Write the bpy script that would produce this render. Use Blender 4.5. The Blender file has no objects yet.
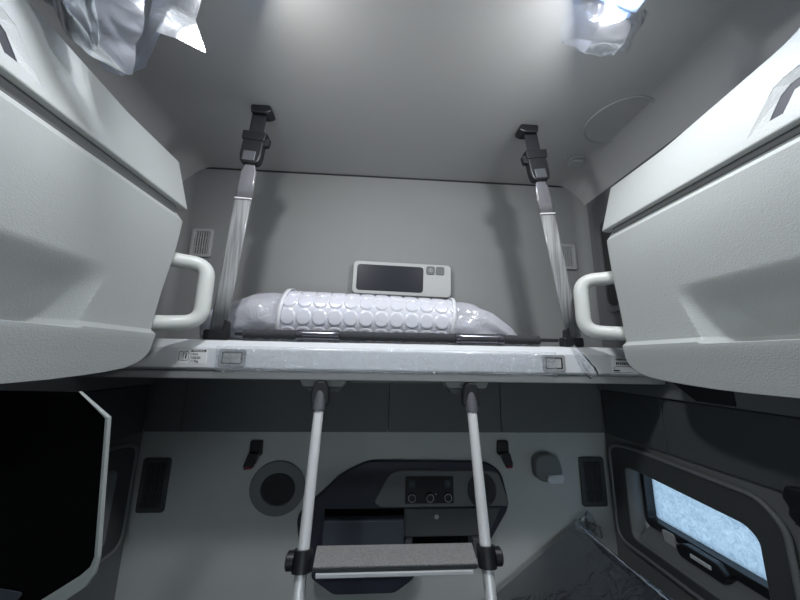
# Sleeper compartment of a truck cab, seen from between the front seats towards the upper bunk.
# X = right, Y = towards the rear wall, Z = up, metres. Floor at z = 0.
import bpy, bmesh, math, random
import numpy as np
from mathutils import Vector, Matrix, noise

random.seed(4)
SC = bpy.context.scene
COL = SC.collection
XC = 0.06                 # cab centre line
XL, XR = -1.05, 1.11      # side walls
YB = 1.50                 # rear wall
ZC = 2.53                 # ceiling
PI = math.pi

# ------------------------------------------------------------------ materials
def new_mat(name):
    m = bpy.data.materials.new(name); m.use_nodes = True
    nt = m.node_tree
    b = nt.nodes['Principled BSDF']
    return m, nt, b

def mat(name, col, rough=0.5, metal=0.0, bump=0.0, scale=300.0, var=0.0, spec=0.5, coat=0.0, detail=2.0, bdist=0.002):
    m, nt, b = new_mat(name)
    b.inputs['Base Color'].default_value = (*col, 1)
    b.inputs['Roughness'].default_value = rough
    b.inputs['Metallic'].default_value = metal
    b.inputs['Specular IOR Level'].default_value = spec
    b.inputs['Coat Weight'].default_value = coat
    tc = nt.nodes.new('ShaderNodeTexCoord')
    if bump or var:
        n = nt.nodes.new('ShaderNodeTexNoise')
        n.inputs['Scale'].default_value = scale; n.inputs['Detail'].default_value = detail
        nt.links.new(tc.outputs['Object'], n.inputs['Vector'])
    if bump:
        bp = nt.nodes.new('ShaderNodeBump')
        bp.inputs['Strength'].default_value = bump; bp.inputs['Distance'].default_value = bdist
        nt.links.new(n.outputs['Fac'], bp.inputs['Height'])
        nt.links.new(bp.outputs['Normal'], b.inputs['Normal'])
    if var:
        r = nt.nodes.new('ShaderNodeValToRGB')
        r.color_ramp.elements[0].position = 0.3; r.color_ramp.elements[1].position = 0.7
        r.color_ramp.elements[0].color = (*[max(0, c * (1 - var)) for c in col], 1)
        r.color_ramp.elements[1].color = (*[min(1, c * (1 + var)) for c in col], 1)
        nt.links.new(n.outputs['Fac'], r.inputs['Fac'])
        nt.links.new(r.outputs['Color'], b.inputs['Base Color'])
    return m

def film_mat(name, col, transp, rough=0.15, transl=0.5, bump=0.6, scale=25.0, white=0.0, fm=1.6):
    """thin plastic sheeting: partly see-through, partly scattering, glossy"""
    m = bpy.data.materials.new(name); m.use_nodes = True
    nt = m.node_tree; nt.nodes.clear()
    N = nt.nodes.new; L = nt.links.new
    out = N('ShaderNodeOutputMaterial')
    tr = N('ShaderNodeBsdfTransparent'); tr.inputs[0].default_value = (0.97, 0.98, 1, 1)
    tl = N('ShaderNodeBsdfTranslucent'); tl.inputs[0].default_value = (*col, 1)
    df = N('ShaderNodeBsdfDiffuse'); df.inputs[0].default_value = (*col, 1)
    gl = N('ShaderNodeBsdfGlossy'); gl.inputs['Roughness'].default_value = rough
    gl.inputs[0].default_value = (0.95, 0.97, 1, 1)
    tc = N('ShaderNodeTexCoord'); nz = N('ShaderNodeTexNoise')
    nz.inputs['Scale'].default_value = scale; nz.inputs['Detail'].default_value = 3
    nz.inputs['Distortion'].default_value = 1.2
    L(tc.outputs['Object'], nz.inputs['Vector'])
    bp = N('ShaderNodeBump'); bp.inputs['Strength'].default_value = bump; bp.inputs['Distance'].default_value = 0.01
    L(nz.outputs['Fac'], bp.inputs['Height'])
    for s in (tl, df, gl): L(bp.outputs['Normal'], s.inputs['Normal'])
    m1 = N('ShaderNodeMixShader'); m1.inputs[0].default_value = transl
    L(df.outputs[0], m1.inputs[1]); L(tl.outputs[0], m1.inputs[2])
    fr = N('ShaderNodeFresnel'); fr.inputs[0].default_value = 1.5
    m2 = N('ShaderNodeMixShader'); m2.inputs[0].default_value = transp
    L(m1.outputs[0], m2.inputs[1]); L(tr.outputs[0], m2.inputs[2])
    mx = N('ShaderNodeMath'); mx.operation = 'MULTIPLY_ADD'
    mx.inputs[1].default_value = fm; mx.inputs[2].default_value = white
    mx.use_clamp = True
    L(fr.outputs[0], mx.inputs[0])
    m3 = N('ShaderNodeMixShader'); L(mx.outputs[0], m3.inputs[0])
    L(m2.outputs[0], m3.inputs[1]); L(gl.outputs[0], m3.inputs[2])
    L(m3.outputs[0], out.inputs[0])
    return m

def emit_mat(name, col, strength):
    m, nt, b = new_mat(name)
    b.inputs['Base Color'].default_value = (*col, 1)
    b.inputs['Emission Color'].default_value = (*col, 1)
    b.inputs['Emission Strength'].default_value = strength
    return m

M = {}
M['locker']   = mat('pale_grained_plastic', (0.50, 0.52, 0.505), 0.46, bump=0.5, scale=260, bdist=0.002)
M['lockbody'] = mat('grey_locker_carcass', (0.30, 0.31, 0.31), 0.6, bump=0.2, scale=300)
M['seal']     = mat('grey_rubber_seal', (0.16, 0.165, 0.165), 0.6)
M['handle']   = mat('ivory_plastic', (0.74, 0.76, 0.72), 0.35, bump=0.05, scale=200)
M['ceiling']  = mat('ceiling_liner', (0.58, 0.58, 0.57), 0.75, bump=0.25, scale=500, var=0.05)
M['sidelining'] = mat('shade_toned_side_lining', (0.20, 0.20, 0.21), 0.75, bump=0.25, scale=500, var=0.05)  # ceiling's light falloff at the sides put into this darker colour
M['wallup']   = mat('upper_wall_liner', (0.33, 0.338, 0.335), 0.7, bump=0.2, scale=450, var=0.04)
M['walllow']  = mat('lower_wall_panel', (0.56, 0.58, 0.57), 0.6, bump=0.2, scale=400, var=0.05)
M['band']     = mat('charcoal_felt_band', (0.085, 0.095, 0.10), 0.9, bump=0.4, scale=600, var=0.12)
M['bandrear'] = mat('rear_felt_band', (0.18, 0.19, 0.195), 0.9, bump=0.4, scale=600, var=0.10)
M['floor']    = mat('dark_rubber_floor', (0.05, 0.05, 0.055), 0.8, bump=0.2, scale=60)
M['line']     = mat('dark_joint_strip', (0.04, 0.04, 0.042), 0.6)
M['rail']     = mat('white_bunk_plastic', (0.80, 0.82, 0.84), 0.28, bump=0.03, scale=80)
M['bunkgrey'] = mat('grey_bunk_plastic', (0.20, 0.215, 0.22), 0.5, bump=0.1, scale=300)
M['latch']    = mat('grey_latch_plastic', (0.36, 0.37, 0.38), 0.4)
M['bracket']  = mat('light_bracket_plastic', (0.42, 0.43, 0.43), 0.45, bump=0.1, scale=300)
M['black']    = mat('black_plastic', (0.016, 0.017, 0.02), 0.4, bump=0.1, scale=250)
M['blackweb'] = mat('black_webbing', (0.02, 0.021, 0.028), 0.8, bump=0.4, scale=500)
M['foam']     = mat('charcoal_foam', (0.05, 0.052, 0.058), 0.95, bump=0.8, scale=260, var=0.25)
M['sleeve']   = mat('dark_metal_sleeve', (0.15, 0.15, 0.17), 0.25, metal=0.7)
M['alu']      = mat('brushed_aluminium', (0.90, 0.91, 0.92), 0.28, metal=0.2, bump=0.05, scale=200)
M['chrome']   = mat('bright_metal', (0.88, 0.90, 0.92), 0.25, metal=0.15)
M['tread']    = mat('grey_grip_tread', (0.27, 0.265, 0.26), 0.85, bump=0.8, scale=330, var=0.3, detail=5)
M['slate']    = mat('dark_slate_plastic', (0.10, 0.105, 0.115), 0.4, bump=0.1, scale=300)
M['navy']     = mat('navy_console_plastic', (0.028, 0.032, 0.05), 0.5, bump=0.15, scale=300)
M['navybin']  = mat('blue_black_bin_plastic', (0.055, 0.066, 0.088), 0.55, bump=0.1, scale=200, var=0.08)
M['greydark'] = mat('mid_grey_plastic', (0.19, 0.20, 0.205), 0.55, bump=0.15, scale=350)
M['sidewall'] = mat('side_wall_panel', (0.17, 0.178, 0.178), 0.65, bump=0.2, scale=400, var=0.05)
M['frame']    = mat('window_trim_plastic', (0.065, 0.07, 0.072), 0.6, bump=0.15, scale=350)
M['panelgrey']= mat('control_panel_grey', (0.58, 0.59, 0.58), 0.45, bump=0.05, scale=300)
M['screen']   = mat('blank_screen', (0.022, 0.025, 0.035), 0.35)
M['ventf']    = mat('vent_grey', (0.50, 0.51, 0.505), 0.5)
M['red']      = mat('red_plastic', (0.20, 0.025, 0.045), 0.5)
M['white']    = mat('white_plastic', (0.78, 0.80, 0.82), 0.4)
M['paper']    = mat('white_sticker', (0.93, 0.94, 0.95), 0.4)
M['ink']      = mat('black_ink', (0.02, 0.02, 0.02), 0.6)
M['slotshade'] = mat('painted_slot_shade', (0.022, 0.022, 0.032), 0.6)  # near-black paints the shade inside the grip slot
M['gloss']    = mat('black_gloss_panel', (0.002, 0.002, 0.0025), 0.2, spec=0.15)
M['rim']      = mat('pale_rim_plastic', (0.42, 0.45, 0.44), 0.5, bump=0.15, scale=300)
M['fabric']   = mat('dark_mattress_fabric', (0.042, 0.044, 0.052), 0.8, bump=0.4, scale=300, var=0.15)
M['slatgrey'] = mat('pale_slat_grey', (0.20, 0.21, 0.215), 0.6)
M['bag']      = film_mat('milky_plastic_bag', (0.62, 0.63, 0.68), 0.36, 0.3, 0.6, 0.35, 18)
M['clear']    = film_mat('clear_plastic_film', (0.9, 0.92, 0.95), 0.84, 0.14, 0.4, 1.0, 34, 0.06)
M['torn'] = film_mat('torn_clear_film', (0.92, 0.93, 0.95), 0.70, 0.15, 0.4, 0.5, 40, 0.05)
M['clear2']   = film_mat('clear_lamp_bag', (0.8, 0.83, 0.95), 0.95, 0.22, 0.6, 0.5, 22, 0.0, 0.7)
M['sheet']    = film_mat('mattress_cover_film', (0.14, 0.16, 0.19), 0.80, 0.14, 0.4, 0.9, 14, 0.14)

# plastic-sleeved webbing: length-wise streaks
def webbing_mat():
    m, nt, b = new_mat('sleeved_grey_webbing')
    b.inputs['Roughness'].default_value = 0.3; b.inputs['Coat Weight'].default_value = 0.5
    tc = nt.nodes.new('ShaderNodeTexCoord'); mp = nt.nodes.new('ShaderNodeMapping')
    mp.inputs['Scale'].default_value = (110, 110, 0.6)
    n = nt.nodes.new('ShaderNodeTexNoise'); n.inputs['Scale'].default_value = 1.0; n.inputs['Detail'].default_value = 2
    r = nt.nodes.new('ShaderNodeValToRGB')
    r.color_ramp.elements[0].position = 0.35; r.color_ramp.elements[0].color = (0.22, 0.22, 0.225, 1)
    r.color_ramp.elements[1].position = 0.65; r.color_ramp.elements[1].color = (0.40, 0.41, 0.415, 1)
    nt.links.new(tc.outputs['Object'], mp.inputs[0]); nt.links.new(mp.outputs[0], n.inputs['Vector'])
    nt.links.new(n.outputs['Fac'], r.inputs[0]); nt.links.new(r.outputs[0], b.inputs['Base Color'])
    return m
M['web'] = webbing_mat()

def wrap_mat():
    m, nt, b = new_mat('bubble_wrap')
    b.inputs['Base Color'].default_value = (0.78, 0.78, 0.85, 1)
    b.inputs['Roughness'].default_value = 0.22
    b.inputs['Subsurface Weight'].default_value = 0.15
    b.inputs['Subsurface Radius'].default_value = (0.02, 0.02, 0.02)
    b.inputs['Coat Weight'].default_value = 0.6; b.inputs['Coat Roughness'].default_value = 0.1
    return m
M['wrap'] = wrap_mat()
M['sleeveend'] = mat('clear_sleeve_end', (0.20, 0.20, 0.215), 0.25, coat=0.5)
M['wrapend'] = mat('thin_wrap_end', (0.66, 0.66, 0.73), 0.22, coat=0.5, bump=0.25, scale=30, bdist=0.01)
M['wrapfilm'] = film_mat('thin_wrap_film', (0.90, 0.90, 0.97), 0.08, 0.18, 0.35, 0.5, 22, 0.03)
M['tape'] = mat('white_tape', (0.86, 0.86, 0.90), 0.3)

def pane_mat():
    m = bpy.data.materials.new('hazy_window_pane'); m.use_nodes = True
    nt = m.node_tree; nt.nodes.clear(); N = nt.nodes.new; L = nt.links.new
    out = N('ShaderNodeOutputMaterial'); tl = N('ShaderNodeBsdfTranslucent'); gl = N('ShaderNodeBsdfGlossy')
    gl.inputs['Roughness'].default_value = 0.1
    tc = N('ShaderNodeTexCoord'); n = N('ShaderNodeTexNoise'); n.inputs['Scale'].default_value = 55; n.inputs['Detail'].default_value = 6
    n.inputs['Roughness'].default_value = 0.7; n.inputs['Distortion'].default_value = 1.5
    r = N('ShaderNodeValToRGB')
    r.color_ramp.elements[0].position = 0.35; r.color_ramp.elements[0].color = (0.30, 0.36, 0.42, 1)
    r.color_ramp.elements[1].position = 0.72; r.color_ramp.elements[1].color = (0.54, 0.60, 0.66, 1)
    L(tc.outputs['Object'], n.inputs['Vector']); L(n.outputs['Fac'], r.inputs[0]); L(r.outputs[0], tl.inputs[0])
    mx = N('ShaderNodeMixShader'); mx.inputs[0].default_value = 0.06
    L(tl.outputs[0], mx.inputs[1]); L(gl.outputs[0], mx.inputs[2]); L(mx.outputs[0], out.inputs[0])
    return m
M['pane'] = pane_mat()
M['fold'] = film_mat('ridge_highlight', (0.8, 0.88, 0.95), 0.25, 0.12, 0.5, 0.5, 60, 0.1)  # pale film for the highlight added on the mattress ridge

# ------------------------------------------------------------------ object helpers
def tag(o, label=None, cat=None, group=None, kind=None):
    if label: o['label'] = label
    if cat: o['category'] = cat
    if group: o['group'] = group
    if kind: o['kind'] = kind
    return o

def thing(name, label, cat, loc, group=None):
    o = bpy.data.objects.new(name, None); COL.objects.link(o)
    o.location = loc; o.empty_display_size = 0.05
    return tag(o, label, cat, group)

def link(name, me, m, parent=None, smooth=False, label=None):
    o = bpy.data.objects.new(name, me); COL.objects.link(o)
    if m is not None:
        for x in (m if isinstance(m, (list, tuple)) else [m]): me.materials.append(x)
    if smooth:
        me.polygons.foreach_set('use_smooth', [True] * len(me.polygons))
    if parent is not None:
        o.parent = parent
        if parent.type == 'EMPTY':
            o.matrix_parent_inverse = Matrix.Translation(-Vector(parent.location))
    if label: o['label'] = label
    return o

def obj(name, bm, m, parent=None, smooth=False, bevel=0.0, seg=2, label=None, sharp=None, recalc=True):
    if recalc: bmesh.ops.recalc_face_normals(bm, faces=bm.faces)
    me = bpy.data.meshes.new(name); bm.to_mesh(me); bm.free()
    o = link(name, me, m, parent, smooth, label)
    if bevel:
        md = o.modifiers.new('bevel', 'BEVEL'); md.width = bevel; md.segments = seg
        md.limit_method = 'ANGLE'; md.angle_limit = math.radians(35)
    if smooth and sharp:
        try: me.set_sharp_from_angle(angle=math.radians(sharp))
        except Exception: pass
    return o

def struct(name, bm, m, parent=None, **k):
    o = obj(name, bm, m, parent, **k)
    if parent is None: o['kind'] = 'structure'
    return o

def BM(): return bmesh.new()

def box(bm, x0, x1, y0, y1, z0, z1):
    vs = [bm.verts.new((x, y, z)) for x in (x0, x1) for y in (y0, y1) for z in (z0, z1)]
    for f in ((0,1,3,2),(4,6,7,5),(0,4,5,1),(2,3,7,6),(0,2,6,4),(1,5,7,3)):
        bm.faces.new([vs[i] for i in f])
    return vs

def prism(bm, pts, axis, a, b):
    """polygon pts (2D) extruded along axis from a to b. axis 'y': pts=(x,z); 'x': pts=(y,z); 'z': pts=(x,y)"""
    def P(p, t):
        return {'y': (p[0], t, p[1]), 'x': (t, p[0], p[1]), 'z': (p[0], p[1], t)}[axis]
    A = [bm.verts.new(P(p, a)) for p in pts]; Bv = [bm.verts.new(P(p, b)) for p in pts]
    n = len(pts)
    bm.faces.new(A); bm.faces.new(Bv[::-1])
    for i in range(n): bm.faces.new((A[i], Bv[i], Bv[(i+1) % n], A[(i+1) % n]))

def ring(bm, outer, inner, axis, a, b):
    """frame between two polygons of equal vertex count, extruded from a to b"""
    def P(p, t):
        return {'y': (p[0], t, p[1]), 'x': (t, p[0], p[1]), 'z': (p[0], p[1], t)}[axis]
    n = len(outer)
    oa = [bm.verts.new(P(p, a)) for p in outer]; ob = [bm.verts.new(P(p, b)) for p in outer]
    ia = [bm.verts.new(P(p, a)) for p in inner]; ib = [bm.verts.new(P(p, b)) for p in inner]
    for i in range(n):
        j = (i + 1) % n
        bm.faces.new((oa[i], oa[j], ia[j], ia[i])); bm.faces.new((ob[i], ib[i], ib[j], ob[j]))
        bm.faces.new((oa[i], ob[i], ob[j], oa[j])); bm.faces.new((ia[i], ia[j], ib[j], ib[i]))

def rrect(a0, a1, b0, b1, r, n=5):
    pts = []
    for (ca, cb, t0) in ((a1-r, b1-r, 0), (a0+r, b1-r, 90), (a0+r, b0+r, 180), (a1-r, b0+r, 270)):
        for i in range(n + 1):
            t = math.radians(t0 + 90 * i / n)
            pts.append((ca + r * math.cos(t), cb + r * math.sin(t)))
    return pts

def round_poly(pts, r, n=4):
    """polygon with rounded corners"""
    out = []; N = len(pts)
    for i in range(N):
        p = Vector(pts[i]); a = Vector(pts[i-1]); b = Vector(pts[(i+1) % N])
        da = (a - p); db = (b - p)
        rr = min(r, da.length * 0.45, db.length * 0.45)
        A = p + da.normalized() * rr; Bq = p + db.normalized() * rr
        for k in range(n + 1):
            t = k / n
            q = A * (1-t)**2 + p * 2*t*(1-t) + Bq * t*t
            out.append((q.x, q.y))
    return out

def circle(ca, cb, r, n=32, rb=None):
    rb = rb or r
    return [(ca + r*math.cos(2*PI*i/n), cb + rb*math.sin(2*PI*i/n)) for i in range(n)]

def tube(bm, path, r, n=12, caps=True, up=None):
    path = [Vector(p) for p in path]
    rad = r if isinstance(r, (list, tuple)) else [r] * len(path)
    rings = []; prev = None
    for i, p in enumerate(path):
        t = (path[min(i+1, len(path)-1)] - path[max(i-1, 0)]).normalized()
        if prev is None:
            ref = Vector((0, 0, 1)) if abs(t.z) < 0.9 else Vector((0, 1, 0))
            prev = (ref - t * ref.dot(t)).normalized()
        else:
            prev = (prev - t * prev.dot(t)).normalized()
        s = t.cross(prev)
        rings.append([bm.verts.new(p + (prev*math.cos(2*PI*k/n) + s*math.sin(2*PI*k/n)) * rad[i]) for k in range(n)])
    for a, b in zip(rings, rings[1:]):
        for k in range(n): bm.faces.new((a[k], a[(k+1) % n], b[(k+1) % n], b[k]))
    if caps:
        bm.faces.new(rings[0][::-1]); bm.faces.new(rings[-1])

def fillet_path(pts, r, n=6):
    pts = [Vector(p) for p in pts]; out = [pts[0]]
    for i in range(1, len(pts)-1):
        p = pts[i]; da = pts[i-1]-p; db = pts[i+1]-p
        rr = min(r, da.length*.48, db.length*.48)
        A = p + da.normalized()*rr; B2 = p + db.normalized()*rr
        for k in range(n+1):
            t = k/n; out.append(A*(1-t)**2 + p*2*t*(1-t) + B2*t*t)
    out.append(pts[-1]); return out

def grid_mesh(P, close=None):
    """P[i][j] -> Vector grid; returns bmesh with quad faces"""
    bm = BM(); V = [[bm.verts.new(p) for p in row] for row in P]
    for i in range(len(V)-1):
        for j in range(len(V[0])-1):
            bm.faces.new((V[i][j], V[i][j+1], V[i+1][j+1], V[i+1][j]))
    return bm, V

def text_mesh(name, s, size, pos, m, parent, rot=(PI/2, 0, 0), align='LEFT'):
    cu = bpy.data.curves.new('lettering', 'FONT'); cu.body = s; cu.size = size; cu.extrude = 0.0002
    cu.align_x = align
    tmp = bpy.data.objects.new('lettering', cu); COL.objects.link(tmp)
    bpy.context.view_layer.update()
    me = bpy.data.meshes.new_from_object(tmp.evaluated_get(bpy.context.evaluated_depsgraph_get()))
    bpy.data.objects.remove(tmp); bpy.data.curves.remove(cu)
    me.transform(Matrix.Translation(pos) @ Matrix.Rotation(rot[2], 4, 'Z') @ Matrix.Rotation(rot[0], 4, 'X'))
    return link(name, me, m, parent)

sm = lambda t: (lambda c: c*c*(3-2*c))(min(1.0, max(0.0, t)))

# ------------------------------------------------------------------ the cab shell
WT = 0.12
YF = -1.30
bm = BM(); box(bm, XL-WT, XR+WT, YF-WT, YB+WT, -0.1, 0.0); struct('floor', bm, M['floor'])
bm = BM(); box(bm, XL-WT, XR+WT, YF-WT, YB+WT, ZC, ZC+0.08); struct('ceiling', bm, M['ceiling'])
bm = BM(); box(bm, XL-WT, XR+WT, YB, YB+WT, 1.46, ZC)
wb = struct('wall_back', bm, M['wallup'])
bm = BM(); box(bm, XL-WT, XR+WT, YB, YB+WT, 0, 1.46)
struct('wall_back_lower', bm, M['walllow'])

WY0, WY1, WZ0, WZ1 = 0.905, 1.385, 0.815, 1.095   # clear opening of the sleeper side windows
def side_wall(name, x0, x1):
    bm = BM()
    box(bm, x0, x1, YF, WY0, 0, ZC); box(bm, x0, x1, WY1, YB, 0, ZC)
    box(bm, x0, x1, WY0, WY1, 0, WZ0); box(bm, x0, x1, WY0, WY1, WZ1, ZC)
    return struct(name, bm, M['sidewall'])
side_wall('wall_left', XL-WT, XL)
side_wall('wall_right', XR, XR+WT)
# front of the cab, behind the camera, low opening shaped for fill light
bm = BM()
box(bm, XL-WT, XR+WT, YF-WT, YF, 0, 0.72); box(bm, XL-WT, XR+WT, YF-WT, YF, 1.05, ZC)
box(bm, XL-WT, XL+0.12, YF-WT, YF, 0.72, 1.05); box(bm, XR-0.12, XR+WT, YF-WT, YF, 0.72, 1.05)
struct('wall_front', bm, M['walllow'])

# ceiling / wall joint, round moulding in the rear corners
bm = BM(); box(bm, XL, XR, YB-0.006, YB, ZC-0.006, ZC); struct('trim_1', bm, M['line'])
for k, (xc, s) in enumerate(((XL, 1), (XR, -1))):
    bm = BM()
    pts = [(xc, YB), (xc + s*0.05, YB)] + [(xc + s*0.05*(1-math.sin(t)), YB - 0.05*(1-math.cos(t))) for t in [PI/2*i/8 for i in range(1, 9)]]
    prism(bm, pts, 'z', 1.60, ZC-0.006)
    struct('trim_%d' % (2+k), bm, M['wallup'], smooth=True, sharp=40)
for k, (xc, s) in enumerate(((XL+0.004, 1), (XR-0.004, -1))):
    bm = BM(); r = 0.13
    pts = [(xc, ZC), (xc, ZC-r)] + [(xc + s*r*(1-math.cos(t)), ZC-r+r*math.sin(t)) for t in [PI/2*i/10 for i in range(1, 10)]] + [(xc + s*r, ZC)]
    prism(bm, pts, 'y', YF, YB-0.001)
    struct('trim_%d' % (12+k), bm, M['ceiling'], smooth=True, sharp=40)
# side wall liner above the window trim (upper half)
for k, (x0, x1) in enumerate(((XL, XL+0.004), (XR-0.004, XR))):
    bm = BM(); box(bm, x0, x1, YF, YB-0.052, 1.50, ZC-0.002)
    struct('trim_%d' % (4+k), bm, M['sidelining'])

# charcoal felt band under the bunk: rear wall and both side walls
ZB0, ZB1 = 1.212, 1.462
bm = BM()
cuts = [XL+0.012, -0.88, 0.045, 0.585, XR-0.012]
for a, b in zip(cuts, cuts[1:]): box(bm, a+0.0015, b-0.0015, YB-0.016, YB, ZB0, 1.50)
struct('trim_6', bm, M['bandrear'], bevel=0.003)
for k, (x0, x1) in enumerate(((XL, XL+0.012), (XR-0.012, XR))):
    bm = BM()
    for a, b in zip([-0.6, 0.55, 1.16], [0.55, 1.16, YB-0.017]): box(bm, x0, x1, a+0.001, b-0.001, ZB0, 1.414)
    struct('trim_%d' % (7+k), bm, M['band'], bevel=0.003)
for k, (x0, x1) in enumerate(((XL, XL+0.03), (XR-0.03, XR))):
    bm = BM(); box(bm, x0, x1, -0.6, YB-0.02, 1.418, 1.496)
    t = struct('trim_%d' % (9+k), bm, M['greydark'], bevel=0.004)
    if x1 == XR:
        bm = BM(); prism(bm, [(0.885, 1.424), (0.885, 1.490), (1.09, 1.490), (1.00, 1.424)], 'x', XR-0.034, XR-0.026)
        obj('slot', bm, M['black'], t)

# ------------------------------------------------------------------ side windows of the sleeper
def window(name, xw, s, lit):
    """s = +1 right wall (outwards +X), -1 left wall"""
    ow = xw + s*0.095
    bm = BM()
    outer = round_poly([(0.835, 0.775), (1.465, 0.775), (1.465, 1.165), (1.36, 1.185), (0.885, 1.175), (0.835, 1.12)], 0.06, 6)
    inner = round_poly([(WY0, WZ0), (WY1, WZ0), (WY1, WZ1), (1.32, WZ1+0.004), (0.935, WZ1-0.012), (WY0, 1.055)], 0.03, 6)
    ring(bm, outer, inner, 'x', xw, xw - s*0.014)
    fr = obj('window_surround', bm, M['frame'], None, bevel=0.005)
    fr.name = name; fr['kind'] = 'structure'
    # outer raised bead of the surround
    bm = BM(); tube(bm, [(xw - s*0.014, p[0], p[1]) for p in outer] + [(xw - s*0.014, outer[0][0], outer[0][1])], 0.008, 8, caps=False)
    obj('rubber_bead', bm, M['greydark'], fr, smooth=True)
    # reveal (jamb) of the opening
    bm = BM()
    inn2 = [(p[0], p[1]) for p in inner]
    n = len(inn2)
    A = [bm.verts.new((xw - s*0.01, p[0], p[1])) for p in inn2]; Bv = [bm.verts.new((ow, p[0], p[1])) for p in inn2]
    for i in range(n): bm.faces.new((A[i], A[(i+1) % n], Bv[(i+1) % n], Bv[i]))
    rv = obj('reveal', bm, M['slatgrey'], fr, smooth=True, sharp=40)
    sd = rv.modifiers.new('solid', 'SOLIDIFY'); sd.thickness = 0.004; sd.offset = 0
    # black glazing frame
    bm = BM()
    go = rrect(WY0+0.004, WY1-0.004, WZ0+0.055, WZ1+0.02, 0.02, 6); gi = rrect(0.945, WY1-0.020, 0.900, WZ1+0.008, 0.008, 6)
    ring(bm, go, gi, 'x', ow - s*0.042, ow + s*0.012)
    obj('glazing_frame', bm, M['black'], fr, bevel=0.003)
    bm = BM(); prism(bm, rrect(0.94, WY1-0.016, 0.895, WZ1+0.012, 0.008, 6), 'x', ow-0.003, ow+0.003)
    if lit: obj('pane', bm, M['pane'], fr)
    else: obj('pane', bm, M['black'], fr, label='dark blanked-off window pane')
    # sill panel sloping down into the cab
    bm = BM(); prism(bm, [(xw + s*0.002, WZ0+0.002), (ow - s*0.004, WZ0+0.002), (ow - s*0.004, WZ0+0.075)], 'y', WY0+0.02, WY1-0.01)
    obj('sill_panel', bm, M['greydark'], fr, bevel=0.004)
    # rail below the pane
    bm = BM(); box(bm, ow-0.030, ow-0.012, WY0+0.02, WY1-0.012, 0.884, 0.898)
    obj('glazing_rail', bm, M['black'], fr, bevel=0.004)
    # sliding latch
    bm = BM()
    prism(bm, round_poly([(1.06, 0.845), (1.21, 0.845), (1.225, 0.875), (1.19, 0.897), (1.08, 0.897), (1.045, 0.875)], 0.012), 'x', ow - s*0.02, ow - s*0.072)
    la = obj('latch', bm, M['black'], fr, bevel=0.006)
    bm = BM(); box(bm, min(ow - s*0.073, ow - s*0.079), max(ow - s*0.073, ow - s*0.079), 1.09, 1.16, 0.868, 0.882)
    obj('latch_grip', bm, M['alu'], la, bevel=0.003, label='bright latch grip')
    bm = BM(); prism(bm, round_poly([(1.235, 0.835), (1.285, 0.835), (1.30, 0.89), (1.25, 0.895)], 0.01), 'x', ow - s*0.03, ow - s*0.05)
    obj('catch', bm, M['ventf'], fr, bevel=0.004)
    return fr
window('window_1', XR, 1, True)
window('window_2', XL, -1, False)

# oval moulding on the right side wall, above and behind the locker
bm = BM()
ring(bm, rrect(1.24, 1.39, 1.78, 2.27, 0.06, 6), rrect(1.265, 1.365, 1.81, 2.24, 0.045, 6), 'x', XR-0.004, XR-0.02)
t = struct('trim_11', bm, M['greydark'], bevel=0.004)
bm = BM(); prism(bm, rrect(1.266, 1.364, 1.811, 2.239, 0.045, 6), 'x', XR-0.0045, XR-0.009)
obj('recess', bm, M['frame'], t)

# ------------------------------------------------------------------ overhead side lockers
def inside_dist(p, poly):
    """signed distances to each edge of a convex polygon (positive inside), poly counter-clockwise"""
    out = []
    for i in range(len(poly)):
        a = poly[i]; b = poly[(i+1) % len(poly)]
        ex, ez = b[0]-a[0], b[1]-a[1]; L = math.hypot(ex, ez)
        out.append((ex*(p[1]-a[1]) - ez*(p[0]-a[0])) / L)
    return out

def closed_slab(P, back):
    """front grid P (rows z, cols y) closed to a solid with back points function"""
    bm, V = grid_mesh(P); bm.verts.index_update()
    nr, nc = len(V), len(V[0])
    loop = [V[0][j] for j in range(nc)] + [V[i][nc-1] for i in range(1, nr)] + \
           [V[nr-1][j] for j in range(nc-2, -1, -1)] + [V[i][0] for i in range(nr-2, 0, -1)]
    bk = [bm.verts.new(back(v.co)) for v in loop]
    n = len(loop)
    for i in range(n): bm.faces.new((loop[i], loop[(i+1) % n], bk[(i+1) % n], bk[i]))
    bm.faces.new(bk)
    return bm

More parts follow.
